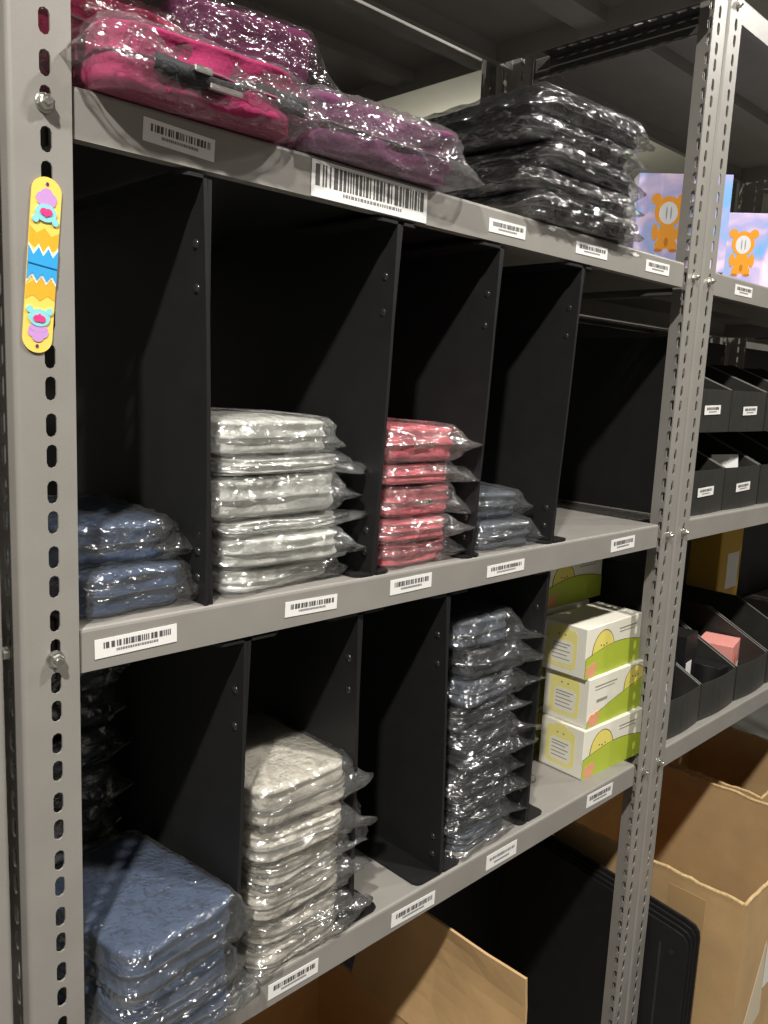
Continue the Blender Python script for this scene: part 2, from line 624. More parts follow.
# ------------------------------------------------------------------ film-wrapped pouches
def rrect(w_, d_, r_, n):
    """n points around a rounded rectangle, evenly by length, starting at the middle of the +x side"""
    segs = []
    hx, hy = w_ / 2, d_ / 2
    r_ = min(r_, hx * .95, hy * .95)
    P = []
    def arc(cx, cy, a0):
        for k in range(9):
            a = a0 + PI / 2 * k / 8
            P.append((cx + r_ * math.cos(a), cy + r_ * math.sin(a)))
    P.append((hx, 0))
    arc(hx - r_, hy - r_, 0)
    arc(-hx + r_, hy - r_, PI / 2)
    arc(-hx + r_, -hy + r_, PI)
    arc(hx - r_, -hy + r_, 1.5 * PI)
    P.append((hx, 0))
    ln = [0]
    for a, b in zip(P[:-1], P[1:]):
        ln.append(ln[-1] + math.hypot(b[0] - a[0], b[1] - a[1]))
    out, j = [], 0
    for k in range(n):
        t = ln[-1] * k / n
        while ln[j + 1] < t:
            j += 1
        f = (t - ln[j]) / max(1e-9, ln[j + 1] - ln[j])
        out.append((P[j][0] + (P[j + 1][0] - P[j][0]) * f, P[j][1] + (P[j + 1][1] - P[j][1]) * f))
    return out


def rings_mesh(mb, rings, mi_of=None, close=True):
    n = len(rings[0])
    vs_ = [p for rg in rings for p in rg]
    for i in range(len(rings) - 1):
        pass
    base = len(mb.v)
    mb.v += [tuple(p) for p in vs_]
    for i in range(len(rings) - 1):
        mi = mi_of(i) if mi_of else 0
        for k in range(n):
            mb.f.append((base + i * n + k, base + i * n + (k + 1) % n, base + (i + 1) * n + (k + 1) % n, base + (i + 1) * n + k))
            mb.mi.append(mi)
    if close:
        mb.f.append(tuple(base + k for k in range(n))[::-1])
        mb.mi.append(0)
        mb.f.append(tuple(base + (len(rings) - 1) * n + k for k in range(n)))
        mb.mi.append(mi_of(len(rings) - 2) if mi_of else 0)


def nz(x, y, z, s, sd):
    return noise.noise(Vector((x * s + sd * 7.13, y * s - sd * 3.7, z * s + sd * 1.9)))


def pouch_mesh(w_, d_, h, sd, folds=3, rough=.0022, puff=.004, rad=.03):
    n = 56
    out = rrect(w_, d_, rad, n)
    prof = [(.016, 0), (.005, .02), (.0015, .10)]
    for k in range(folds * 4):
        v = .12 + .76 * (k + .5) / (folds * 4)
        prof.append((.0012 + .0024 * (0.5 - 0.5 * math.cos(2 * PI * (k + .5) / 4)), v))
    prof += [(.0005, .90), (.0005, .95), (.005, .99), (.013, 1.0)]
    rings = []
    for ins, v in prof:
        rg = []
        for x, y in out:
            l = math.hypot(x, y)
            z = h * v
            q = nz(x, y, z * 3, 30, sd) * rough * 1.6 + nz(x, y, z * 2.2, 9, sd + 5) * rough * 2.4
            k = 1 - (ins - q) / l
            rg.append((x * k, y * k, z + nz(x, y, 0, 14, sd + 2) * rough * (1.5 if v > .05 else 0)))
        rings.append(rg)
    for sc in (.82, .6, .35, .1):
        rg = []
        for x, y in out:
            k = (1 - .013 / math.hypot(x, y)) * sc
            rg.append((x * k, y * k, h + puff * (1 - sc ** 2) + nz(x * k, y * k, 0, 22, sd + 2) * rough * 1.2))
        rings.append(rg)
    mb = MB()
    rings_mesh(mb, rings)
    return mb


def wrap_mesh(w_, d_, h, sd, er=.03, el=.012, ef=.006, eb=.006, amp=.0045, lift=0.0, point=.5, puff=.003):
    """loose film bag: er/el/ef/eb = how far the sealed fins stand out at right, left, front, back"""
    n, m = 132, 15
    gap = .0035
    out = rrect(w_ + 2 * gap, d_ + 2 * gap, .018, n)
    hx, hy = w_ / 2, d_ / 2
    rnd = random.Random(sd)
    seam = .32 + .36 * rnd.random()
    rings = []
    def crump(x, y, z, a):
        r1 = 1 - 2 * abs(nz(x, y, z, 34, sd + 1))
        r2 = 1 - 2 * abs(nz(x, y, z, 75, sd + 3))
        return a * ((r1 - .55) * .9 + (r2 - .55) * .55)
    for i in range(m):
        v = i / (m - 1)
        tent = max(0, 1 - abs(v - seam) / (seam if v < seam else 1 - seam))
        edge = min(1, min(v, 1 - v) * 7 + .0)
        rg = []
        for x, y in out:
            sx, sy = x / hx, y / hy
            fx = max(0, abs(sx) - .55) / .45
            fy = max(0, abs(sy) - .72) / .28
            ex = (er if sx > 0 else el) * min(1.1, fx)
            ey = (eb if sy > 0 else ef) * min(1.1, fy)
            wob = 1 + point * nz(x, y, 0, 17, sd + 8)
            # the fin is widest toward its two sealed corners
            cor = 1 + .55 * abs(sy) ** 3 * point
            px = x + (1 if x > 0 else -1) * (ex * (.35 * tent + .65 * tent ** 4) * wob * cor - (1 - edge) * .0035)
            py = y + (1 if y > 0 else -1) * (ey * (.4 * tent + .6 * tent ** 3) * wob - (1 - edge) * .0035)
            pz = -.0005 + (h + .004) * v
            dr = (ex * tent + ey * tent)
            pz += -dr * .25 + lift * ex * tent + ex * tent * .8 * nz(x, y, 0, 24, sd + 21)
            c = crump(px, py, pz, amp) * edge
            l = math.hypot(px, py)
            px += px / l * c
            py += py / l * c
            pz += nz(px, py, pz, 28, sd + 11) * amp * .5 * edge
            if i == 0:
                pz = .0004
            rg.append((px, py, pz))
        rings.append(rg)
    for sc in (.93, .82, .68, .5, .3, .1):
        rg = []
        for x, y in out:
            px, py = x * sc, y * sc
            pz = h + .0045 + puff * (1 - sc ** 2) + max(-.001, crump(px, py, 0, amp) * .6)
            rg.append((px, py, pz))
        rings.append(rg)
    mb = MB()
    rings_mesh(mb, rings)
    return mb


BAGN = [0]


def bag(label, cat, x, y, z, w_, d_, h, m, rot=0.0, film=None, er=.03, el=.012, ef=.006, eb=.006, folds=3, amp=.0045,
        group=None, tiltx=0.0, tilty=0.0, lift=0.0, point=.5, rough=.0022, puff=.004, name='wrapped_pouch', pull=False, rad=.03):
    BAGN[0] += 1
    sd = BAGN[0] * 1.37
    jr = random.Random(BAGN[0] * 31)
    w_ *= jr.uniform(.96, 1.05)
    rot += jr.uniform(-.035, .035)
    x += jr.uniform(-.003, .003)
    y += jr.uniform(-.006, .006)
    r = thing(name, label, cat, (x, y, z), (tiltx + jr.uniform(-.006, .006), tilty + jr.uniform(-.008, .008), rot), group)
    pm = pouch_mesh(w_, d_, h, sd, folds, rough, puff, rad)
    p = pm.obj('pouch', m, r, True)
    p.location = (0, 0, .001)
    # zipper tape running round the side of the pouch
    zb = MB()
    out = rrect(w_, d_, rad, 56)
    rgs = []
    for ins, v in ((.004, .47), (-.0008, .475), (-.0008, .525), (.004, .53)):
        rg = []
        for xx, yy in out:
            l = math.hypot(xx, yy)
            zq = h * v
            q = nz(xx, yy, h * .5 * 3, 30, sd) * rough * 1.6 + nz(xx, yy, h * .5 * 2.2, 9, sd + 5) * rough * 2.4
            k = 1 - (ins - q) / l
            rg.append((xx * k, yy * k, zq))
        rgs.append(rg)
    rings_mesh(zb, rgs, close=False)
    zo = zb.obj('zipper_tape', m_dark(m), p, True)
    if pull:
        t = MB()
        x0, y0 = -w_ * .18, -d_ / 2 - .003
        t.box(x0, x0 + .026, y0 - .0015, y0 + .001, h * .44, h * .56, bev=.0006)
        t.box(x0 + .026, x0 + .034, y0 - .003, y0 + .002, h * .40, h * .60, bev=.001)
        t.obj('zipper_pull', CHROME, p)
    wm = wrap_mesh(w_, d_, h, sd, er, el, ef, eb, amp, lift, point, puff)
    wm.obj('plastic_film', film or FILM, r, True)
    return r


def m_dark(m):
    nm = m.name + '_zipper'
    if nm in MATS:
        return MATS[nm]
    c = m['rgb']
    return mat(nm, tuple(v * .72 for v in c), .6)


def fabric(name, rgb, var=.12):
    m = mat(name, rgb, .85, var=var, vscale=40, bump=.25, bscale=260, spec=.2)
    m['rgb'] = rgb
    return m


F_MAG = fabric('magenta_nylon', (152, 46, 88))
F_CRI = fabric('crimson_nylon', (140, 34, 66))
F_PUR = fabric('plum_nylon', (104, 58, 88))
F_DPU = fabric('dark_plum_nylon', (92, 38, 70))
F_BLK = fabric('black_nylon', (24, 24, 24))
F_NAVY = fabric('navy_canvas', (60, 75, 100))
F_WHITE = fabric('white_canvas', (214, 213, 205))
F_PINK = fabric('coral_pink_canvas', (220, 106, 116))
F_SLATE = fabric('slate_canvas', (76, 82, 92))
F_CHAR = fabric('charcoal_canvas', (48, 50, 54))
F_BEIGE = fabric('beige_linen', (208, 202, 188))

# --- top shelf
g = 'wrapped pouches on the top shelf'
b = bag('magenta pouch with black strap in crinkled clear film', 'pouch', .170, .072, TOP, .205, .20, .054, F_MAG, rot=.03, er=.022, el=.02,
        folds=2, amp=.007, group=g, rough=.005, film=FILM, puff=.014)
p = b.children[0]
MB().tube([(-.060 + .020 * k, -.101 - .004 * math.sin(k * .8), .027 - .004 * math.sin(k * .75)) for k in range(9)], .009, 8).obj('strap', mat('black_webbing', (32, 30, 34), .7, bump=.3, bscale=300), p, True)
MB().box(-.030, -.012, -.118, -.110, .024, .030, bev=.001).box(-.014, .020, -.117, -.111, .014, .019, bev=.001).obj('zipper_pull', CHROME, p)
bag('crimson pouch lying behind the magenta pouch', 'pouch', .165, .285, TOP, .20, .14, .075, F_CRI, rot=-.03, film=FILM_DARK, folds=3, group=g, rough=.004)
bag('crimson pouch topmost behind the magenta pouch', 'pouch', .160, .270, TOP + .084, .21, .17, .075, F_CRI, rot=.02, film=FILM_LOOSE, folds=4, group=g, rough=.004)
bag('dark plum pouch lying lowest behind the plum pouch', 'pouch', .395, .300, TOP, .17, .14, .075, F_DPU, rot=.05, film=FILM_DARK, folds=3, group=g, rough=.004, er=.04)
bag('dark plum pouch stacked on another behind the plum pouch', 'pouch', .365, .285, TOP + .084, .19, .20, .118, F_DPU, rot=-.12, film=FILM_LOOSE, folds=3, group=g, rough=.004, er=.05)
bag('plum purple pouch in clear film above the large barcode', 'pouch', .408, .085, TOP, .222, .20, .058, F_PUR, rot=-.05, er=.03, el=.010,
    folds=2, amp=.007, group=g, rough=.006, puff=.020)
zs = TOP
for i, (dx, hh, rz) in enumerate(((0, .034, .02), (-.008, .028, -.05), (.006, .030, .05), (-.010, .028, -.03), (.004, .036, -.06))):
    bag(['black pouch at the bottom of the black bundle on the top shelf', 'black pouch second from the bottom of the black bundle',
         'black pouch in the middle of the black bundle', 'black pouch directly under the topmost one of the black bundle',
         'black pouch topmost of the black bundle on the top shelf'][i],
        'pouch', .815 + dx, .120, zs, .240, .25, hh, F_BLK, rot=rz, er=.024, el=.018, folds=2, amp=.008, group='black wrapped pouches', rough=.005, film=FILM_DARK,
        puff=(.004 if i < 4 else .014))
    zs += hh + .0035

# --- middle shelf
g = 'navy pouches on the middle shelf'
bag('navy pouch in clear film lying under another on the middle shelf', 'pouch', .112, .125, MID, .125, .20, .040, F_NAVY, er=.012, el=.006, folds=2, group=g, rot=.05)
bag('navy pouch in clear film topmost on the middle shelf', 'pouch', .112, .135, MID + .046, .130, .19, .038, F_NAVY, er=.03, el=.006, folds=2, group=g, rot=-.06, amp=.006)
g = 'white pouches on the middle shelf'
zs = MID
for i, (dx, hh, rz, er) in enumerate(((0, .022, .1, .02), (.008, .030, -.04, .035), (.010, .012, .04, .04), (-.004, .040, -.02, .022), (.004, .016, .03, .035), (-.006, .034, .0, .022))):
    bag(['white pouch in milky film at the bottom of its stack', 'white pouch in milky film second from the bottom', 'thin white pouch third from the bottom',
         'thick white pouch in milky film third from the top', 'thin white pouch directly under the topmost one', 'white pouch in milky film topmost of its stack'][i],
        'pouch', .296 + dx, .115, zs, .165, .19, hh, F_WHITE, rot=rz, film=FILM_MILKY, er=er, el=.008, folds=2, group=g, amp=.005)
    zs += hh + .0065
g = 'coral pink pouches on the middle shelf'
zs = MID
for i, (dx, hh, rz, er) in enumerate(((0, .028, .05, .035), (-.004, .026, -.06, .03), (.004, .034, .03, .03), (-.002, .022, -.02, .04), (.0, .042, -.05, .035))):
    bag(['coral pink pouch at the bottom of its stack', 'coral pink pouch second from the bottom', 'coral pink pouch in the middle of its stack',
         'coral pink pouch directly under the topmost one', 'coral pink pouch with zipper pull, topmost of its stack'][i],
        'pouch', .515 + dx, .105, zs, .130, .18, hh, F_PINK, rot=rz, er=er, el=.008, folds=2, group=g, pull=(i in (2, 4)), film=wrap_mat('pinkish_film', .2, gloss=.4))
    zs += hh + .0065
g = 'slate pouches on the middle shelf'
bag('slate pouch in clear film lying under another on the middle shelf', 'pouch', .715, .115, MID, .125, .19, .036, F_SLATE, rot=.03, er=.035, el=.012, folds=2, group=g)
bag('slate pouch in clear film topmost on the middle shelf', 'pouch', .712, .135, MID + .043, .120, .18, .036, F_SLATE, rot=-.06, er=.025, el=.012, folds=2, group=g)

# --- low shelf
g = 'navy pouches on the low shelf'
zs = LOW
for i, (dx, hh, rz) in enumerate(((.004, .032, .04), (-.002, .036, .10), (.0, .052, .17))):
    bag(['navy pouch at the bottom of the low stack', 'navy pouch between two others in the low stack', 'large navy pouch topmost of the low stack'][i],
        'pouch', .142 + dx, .085, zs, .140, .20, hh, F_NAVY, rot=rz, er=.022, el=.010, ef=.012, folds=2, group=g, amp=.006, point=.7)
    zs += hh + .0065
zs = LOW
for i in range(7):
    bag(['charcoal pouch lowest in the dark rear stack behind the navy pouches', 'charcoal pouch in the rear stack, second from its bottom',
         'charcoal pouch in the rear stack, third from its bottom', 'charcoal pouch in the middle of the rear stack',
         'charcoal pouch in the rear stack, third from its top', 'charcoal pouch in the rear stack, second from its top',
         'charcoal pouch topmost of the dark rear stack under the middle shelf'][i], 'pouch',
        .135 + .006 * math.sin(i * 2.1), .325, zs, .13, .17, .045, F_CHAR, rot=.06 * math.sin(i * 1.7), er=.015, el=.008, folds=2, group='charcoal pouches in the rear stack', film=FILM_SLATE)
    zs += .052
g = 'beige pouches on the low shelf'
zs = LOW
for i, (dx, hh, rz, er) in enumerate(((.0, .024, .03, .03), (.004, .026, -.02, .028), (.0, .038, .06, .03), (-.002, .026, .10, .045), (-.004, .034, -.02, .05), (.002, .050, .05, .03))):
    bag(['beige pouch at the bottom of its stack', 'beige pouch second from the bottom', 'beige pouch third from the bottom',
         'beige pouch third from the top', 'beige pouch directly under the topmost one', 'thick beige pouch topmost of its stack'][i],
        'pouch', .334 + dx, .112, zs, .140, .20, hh, F_BEIGE, rot=rz, er=er, el=.008, ef=.008, folds=3 if hh > .03 else 2, group=g, amp=.0065, film=FILM_STIFF, point=.8)
    zs += hh + .0065
g = 'slate and charcoal pouches in the tall stack'
zs = LOW
spec = [(.004, .027, .06, .03, F_SLATE), (.0, .022, -.05, .03, F_CHAR), (.004, .030, .04, .025, F_CHAR), (-.004, .032, -.02, .03, F_CHAR),
        (.002, .026, .05, .03, F_CHAR), (.0, .030, .0, .035, F_CHAR), (-.004, .024, -.06, .03, F_CHAR), (.0, .036, .03, .035, F_SLATE), (.006, .038, -.05, .03, F_CHAR), (-.004, .040, -.10, .04, F_SLATE)]
names10 = ['slate pouch at the bottom of the tall stack', 'charcoal pouch second from the bottom of the tall stack', 'charcoal pouch third from the bottom of the tall stack',
           'charcoal pouch fourth from the bottom of the tall stack', 'charcoal pouch fifth from the bottom of the tall stack', 'charcoal pouch fifth from the top of the tall stack',
           'charcoal pouch fourth from the top of the tall stack', 'slate pouch third from the top of the tall stack',
           'charcoal pouch directly under the topmost one of the tall stack', 'slate pouch topmost of the tall stack']
for i, (dx, hh, rz, er, fm) in enumerate(spec):
    bag(names10[i], 'pouch', .698 + dx, .105, zs, .130, .17, hh, fm, rot=rz, er=er * 1.3, el=.012, ef=.010, folds=2, group=g, amp=.006, point=.8, film=FILM_SLATE)
    zs += hh + .0065


# ------------------------------------------------------------------ printed boxes
def blob(pts):
    return pts


def ell(cx, cz, rx, rz, n=20, a0=0, a1=2 * PI):
    return [(cx + rx * math.cos(a0 + (a1 - a0) * k / n), cz + rz * math.sin(a0 + (a1 - a0) * k / n)) for k in range(n)]


def decal(name, polys, m, parent, fn, t=.0004):
    mb = MB()
    for i, p in enumerate(polys):
        mb.prism(p, fn, 0, t + i * .00006)
    return mb.obj(name, m, parent)


M_BOXW = mat('cream_box_card', (232, 228, 212), .45, var=.03)
M_GREEN = mat('print_lime_green', (176, 192, 62), .45)
M_CHICK = mat('print_chick_yellow', (232, 216, 110), .45)
M_PALEY = mat('print_pale_yellow', (236, 226, 140), .45)
M_ROSE = mat('print_rose', (226, 160, 120), .45)
M_LINE = mat('print_dark_line', (96, 84, 52), .5)
M_TXT = mat('print_grey_text', (150, 146, 134), .5)


def chick_box(label, x, y, z, rot, flip=False, w_=.194, d_=.098, h=.0945):
    r = thing('gift_box', label, 'box', (x, y, z), (0, 0, rot), 'boxes with a chick print')
    MB().box(0, w_, 0, d_, 0, h, bev=.0015).obj('carton', M_BOXW, r)
    F = lambda u, v, t: (u * w_, -t * 1.0, v * h)
    hill = lambda o: [(0, 0), (1, 0)] + [(1 - k / 12, (.40 + .16 * math.sin(PI * .9 * (1 - k / 12)) + o) if not flip else (.12 + .54 * (1 - k / 12) ** .8 + o)) for k in range(13)]
    body = []
    cx, cz = (.30, .46) if not flip else (.82, .60)
    for k in range(15):
        a = PI * k / 14
        body.append((cx + .19 * math.cos(a) * (1.0 - .15 * math.sin(a)), cz + (.42 if not flip else .34) * math.sin(a) ** .8))
    body.append((cx - .19, cz - .12))
    body.append((cx + .19, cz - .12))
    def scale(p, k, c):
        return [(c[0] + (u - c[0]) * k, c[1] + (v - c[1]) * k) for u, v in p]
    decal('print_outline', [scale(body, 1.06, (cx, cz + .1))], M_LINE, r, F, .0003)
    decal('print_chick', [body], M_CHICK, r, F, .0005)
    decal('print_outline', [hill(.012)], M_LINE, r, F, .0007)
    decal('print_hill', [hill(0)], M_GREEN, r, F, .0009)
    decal('print_flowers', [ell(.07, .14, .05, .13), ell(.15, .20, .05, .10), ell(.12, .08, .06, .07)], M_ROSE, r, F, .0011)
    decal('print_face', [ell(cx - .05, cz + .14, .008, .018), ell(cx + .05, cz + .14, .008, .018), ell(cx, cz + .12, .012, .014)], M_LINE, r, F, .0008)
    tx = (.58, .90) if not flip else (.10, .48)
    decal('print_text', [[(tx[0], .80), (tx[1], .80), (tx[1], .825), (tx[0], .825)], [(tx[0], .74), (tx[1] - .04, .74), (tx[1] - .04, .755), (tx[0], .755)]] +
          ([[(.14, .48), (.32, .48), (.32, .54), (.14, .54)]] if flip else []), M_TXT, r, F, .0005)
    S = lambda u, v, t: (-t, d_ * (1 - u), v * h)
    def rr(u0, u1, v0, v1, q):
        return [(u0 + q, v0), (u1 - q, v0), (u1, v0 + q), (u1, v1 - q), (u1 - q, v1), (u0 + q, v1), (u0, v1 - q), (u0, v0 + q)]
    decal('print_side_panel', [rr(.14, .80, .12, .90, .07), ell(.47, .90, .16, .07)], M_PALEY, r, S, .0004)
    decal('print_side_card', [rr(.24, .72, .20, .66, .05)], M_BOXW, r, S, .0006)
    decal('print_text', [[(.28, v), (.66 - .06 * (i % 2), v), (.66 - .06 * (i % 2), v + .018), (.28, v + .018)] for i, v in enumerate((.28, .36, .44, .52, .58))] +
          [ell(.40, .78, .018, .018), ell(.54, .78, .018, .018)], M_TXT, r, S, .0008)
    return r


chick_box('cream box with yellow chick print, lowest in front of the slotted post', 1.003, .036, LOW, -.05)
chick_box('cream box with tilted green hill print between two chick boxes', 1.012, .040, LOW + .0952, -.02, True)
chick_box('cream box with yellow chick print, topmost of the front three', 1.000, .046, LOW + .1904, -.0)
for i in range(4):
    chick_box(['cream chick print box lowest in the rear stack', 'cream chick print box second in the rear stack', 'cream chick print box third in the rear stack',
               'cream chick print box topmost of the rear stack under the shelf'][i], (.985, 1.0, 1.0, 1.045)[i], .160 + .004 * i, LOW + .0952 * i, -.02)


def pastel(name):
    m = mat(name, (190, 205, 225), .35)
    nt = m.node_tree
    b_ = nt.nodes['Principled BSDF']
    n = nt.nodes.new('ShaderNodeTexNoise')
    n.inputs['Scale'].default_value = 14
    n.inputs['Distortion'].default_value = 1.0
    tc = nt.nodes.new('ShaderNodeTexCoord')
    nt.links.new(tc.outputs['Object'], n.inputs['Vector'])
    r = nt.nodes.new('ShaderNodeValToRGB')
    els = r.color_ramp.elements
    els[0].position, els[0].color = .30, (*s2l((120, 175, 225)), 1)
    els[1].position, els[1].color = .72, (*s2l((236, 222, 238)), 1)
    e = els.new(.48)
    e.color = (*s2l((178, 172, 218)), 1)
    e = els.new(.6)
    e.color = (*s2l((222, 200, 226)), 1)
    nt.links.new(n.outputs['Fac'], r.inputs['Fac'])
    nt.links.new(r.outputs['Color'], b_.inputs['Base Color'])
    return m


M_SKY = pastel('print_pastel_sky')
M_ORANGE = mat('print_orange', (226, 150, 30), .4)
M_DORANGE = mat('print_deep_orange', (190, 112, 18), .4)
M_OVAL = mat('print_silver_white', (214, 214, 214), .3)
M_OLINE = mat('print_silver_line', (150, 150, 154), .3)


def bear_box(label, x, y, z, w_, d_, h, rot, cx=.5, sc=1.0, bear=True):
    r = thing('gift_box', label, 'box', (x, y, z), (0, 0, rot), 'pastel sky boxes')
    MB().box(0, w_, 0, d_, 0, h, bev=.0012).obj('carton', M_SKY, r)
    if bear:
        u = h * sc
        F = lambda a, b_, t: (cx * w_ + a * u, -t, h * .5 + b_ * u)
        decal('print_bear', [ell(0, .17, .22, .24), ell(-.20, .36, .085, .085), ell(.20, .36, .085, .085), ell(0, -.20, .15, .20),
                             ell(-.10, -.36, .075, .10), ell(.10, -.36, .075, .10), ell(-.19, -.15, .05, .13), ell(.19, -.15, .05, .13)], M_ORANGE, r, F, .0005)
        decal('print_bear_shade', [ell(0, -.30, .035, .07), ell(-.12, -.43, .06, .025), ell(.12, -.43, .06, .025)], M_DORANGE, r, F, .0007)
        decal('print_oval', [ell(0, .15, .145, .175)], M_OVAL, r, F, .0007)
        decal('print_oval_mark', [ell(-.03, .15, .012, .10), ell(.04, .15, .012, .10)], M_OLINE, r, F, .0009)
    return r


bear_box('pastel sky box with an orange bear print beside the black bundle', 1.180, .130, TOP, .170, .10, .175, -.868, cx=.35, sc=.66)
bear_box('pastel sky box with an orange bear print past the double post', 1.530, .135, TOP, .170, .10, .165, -.868, cx=.35, sc=.66)

# ------------------------------------------------------------------ cartoon strip stuck on the near post
st = thing('cartoon_strip', 'yellow rounded strip with blue band and pink hearts on the grey post', 'sticker', (.0235, -.0005, 1.7435), (0, .085, 0))
Lh, Rw = .0590, .0122
cap = [(Rw * math.cos(a), Lh + Rw * .95 * math.sin(a)) for a in [PI * k / 12 for k in range(13)]] + \
      [(Rw * math.cos(a), -Lh + Rw * .95 * math.sin(a)) for a in [PI + PI * k / 12 for k in range(13)]]
SF = lambda u, v, t: (u, -t, v)
SG = lambda u, v, t: (u, -t, v * .84)
M_YEL = mat('strip_yellow', (240, 205, 98), .3)
decal('strip', [cap], M_YEL, st, SF, .0012)
decal('orange_edge', [[(-Rw * .98, .020), (-Rw * .98, .036), (-.006, .030), (0, .036), (.006, .029), (Rw * .98, .034), (Rw * .98, .018), (0, .012)],
                      [(-Rw * .98, -.020), (-Rw * .98, -.034), (-.006, -.029), (0, -.034), (.006, -.028), (Rw * .98, -.032), (Rw * .98, -.016), (0, -.010)]],
      mat('strip_orange', (226, 170, 50), .3), st, SG, .0014)
M_WH = mat('strip_white', (238, 238, 230), .3)
band = lambda k: [(-Rw * .98, -.012 - k)] + [(-Rw * .98 + Rw * 1.96 * i / 6, -.012 - k + (.004 if i % 2 else -.003)) for i in range(7)] + \
                 [(Rw * .98, .014 + k)] + [(Rw * .98 - Rw * 1.96 * i / 6, .014 + k + (-.005 if i % 2 else .003)) for i in range(7)]
decal('white_edge', [band(.003)], M_WH, st, SG, .0018)
decal('blue_band', [band(0)], mat('strip_blue', (56, 160, 218), .3), st, SG, .0024)
decal('fold_line', [[(-Rw * .98, .0005), (Rw * .98, -.0012), (Rw * .98, -.0004), (-Rw * .98, .0013)]], mat('strip_deep_blue', (34, 120, 178), .3), st, SG, .0030)
for s in (1, -1):
    decal('lilac_puff', [ell(-.0035, s * .064, .005, .0055), ell(.0035, s * .064, .005, .0055), ell(0, s * .068, .005, .0055), ell(0, s * .060, .0075, .004)], mat('strip_lilac', (196, 148, 206), .3), st, SG, .0018)
    decal('aqua_body', [ell(0, s * .050, .0088, .0085), ell(-.008, s * .043, .0028, .0035), ell(.008, s * .043, .0028, .0035)], mat('strip_aqua', (140, 208, 214), .3), st, SG, .0024)
    decal('pink_heart', [ell(-.0018, .0510 * s, .0032, .0034), ell(.0018, .0510 * s, .0032, .0034), [(-.0048, s * .0505), (0, s * .046), (.0048, s * .0505)][::s]], mat('strip_pink', (226, 66, 132), .3), st, SG, .0030)
    decal('eyelet', [ell(0, s * .0775, .0012, .0018)], mat('strip_violet', (92, 40, 110), .4), st, SG, .0018)


# ------------------------------------------------------------------ bay two: open bins and their contents
def bin_box(label, x, y, z, w_, d_, hf, hb, sticker_on=True, bulge=.004):
    r = thing('open_bin', label, 'bin', (x, y, z), (0, 0, 0), 'black open bins')
    t = .003
    # front wall, gently bowed
    n = 6
    pts = [(w_ * k / n, -bulge * math.sin(PI * k / n)) for k in range(n + 1)] + [(w_ * (n - k) / n, t - bulge * math.sin(PI * k / n)) for k in range(n + 1)]
    MB().prism(pts, lambda u, v, q: (u, v, q), 0, hf).obj('front_wall', BLACK2, r)
    for s in (0, 1):
        x0 = 0 if s == 0 else w_ - t
        prof = [(t, 0), (d_ - t, 0), (d_ - t, hb), (d_ * .45, hb), (t, hf)]
        sw_ = MB().prism(prof, lambda u, v, q: (x0 + q, u, v), 0, t).obj('side_wall', BLACK2, r)
        MB().prism([(t, hf), (d_ * .45, hb), (d_ * .45, hb + .0012), (t, hf + .0014)], lambda u, v, q: (x0 + q, u, v), .0003, t - .0003).obj('rim', mat('edge_highlight', (120, 118, 112), .5), sw_)  # pale strip: highlight along the top edge put in as colour
    MB().box(0, w_, d_ - t, d_, 0, hb).obj('back_wall', BLACK2, r)
    MB().box(t, w_ - t, t, d_ - t, 0, t).obj('base', BLACK2, r)
    if sticker_on:
        rnd = random.Random(int(x * 1000 + z * 77))
        mb = MB()
        ww, hh = .070, .018
        mb.box(-ww / 2, ww / 2, -.0008, 0, -hh / 2, hh / 2, 0)
        xx = -ww * .38
        while xx < ww * .38:
            q = .0009 * rnd.choice((1, 1, 2, 3))
            mb.box(xx, xx + q, -.0011, -.0007, 0, hh * .3, 1)
            xx += q + .0009 * rnd.choice((1, 2))
        mb.box(-ww * .25, ww * .25, -.0010, -.0007, -hh * .26, -hh * .15, 2)
        o = mb.obj('barcode_sticker', [PAPER, INK, INK2], r)
        o.location = (w_ * .48, -bulge - .0006, hf * .52)
        o.rotation_euler = (0, -.03, 0)
    return r


bx = [1.267, 1.449, 1.635, 1.821]
for i, xx in enumerate(bx):
    bin_box(['black open bin beside the double post on the lower row, middle shelf', 'black open bin with white paper inside, middle shelf',
             'black open bin next to the paper filled one, middle shelf', 'black open bin furthest along the lower row, middle shelf'][i],
            xx, .022, MID, .178, .36, .090, .165)
for i, xx in enumerate(bx):
    bin_box(['black open bin beside the double post on the upper row', 'black open bin stacked above the paper filled one',
             'black open bin third along the upper row', 'black open bin furthest along the upper row'][i], xx - .004, .024, MID + .166, .178, .36, .085, .150)
for i, xx in enumerate(bx):
    bin_box(['black open bin holding black boxes, nearest the double post on the low shelf', 'black open bin holding black boxes with white labels, low shelf',
             'black open bin holding a pink box, low shelf', 'black open bin past the pink box, low shelf'][i], xx, .022, LOW, .178, .36, .084, .165, False, .006)
pm_ = MB()
pm_.prism([(-.045, 0), (.05, 0), (.046, .004), (-.043, .006)], lambda u, v, t: (u, v, t), 0, .108)
pp = tag(pm_.obj('folded_paper', PAPER), 'folded white paper standing inside a black open bin', 'paper')
pp.location = (1.545, .060, MID + .004)
pp.rotation_euler = (-.1, 0, -.2)


def small_box(name, label, x, y, z, w_, d_, h, m, rot, lab=None, group=None):
    r = thing(name, label, 'box', (x, y, z), (0, 0, rot), group)
    MB().box(-w_ / 2, w_ / 2, -d_ / 2, d_ / 2, 0, h, bev=.001).obj('carton', m, r)
    if lab:
        MB().box(-w_ * .36, w_ * .10, -d_ / 2 - .0006, -d_ / 2, h * .12, h * .62).obj('white_label', PAPER, r)
    return r


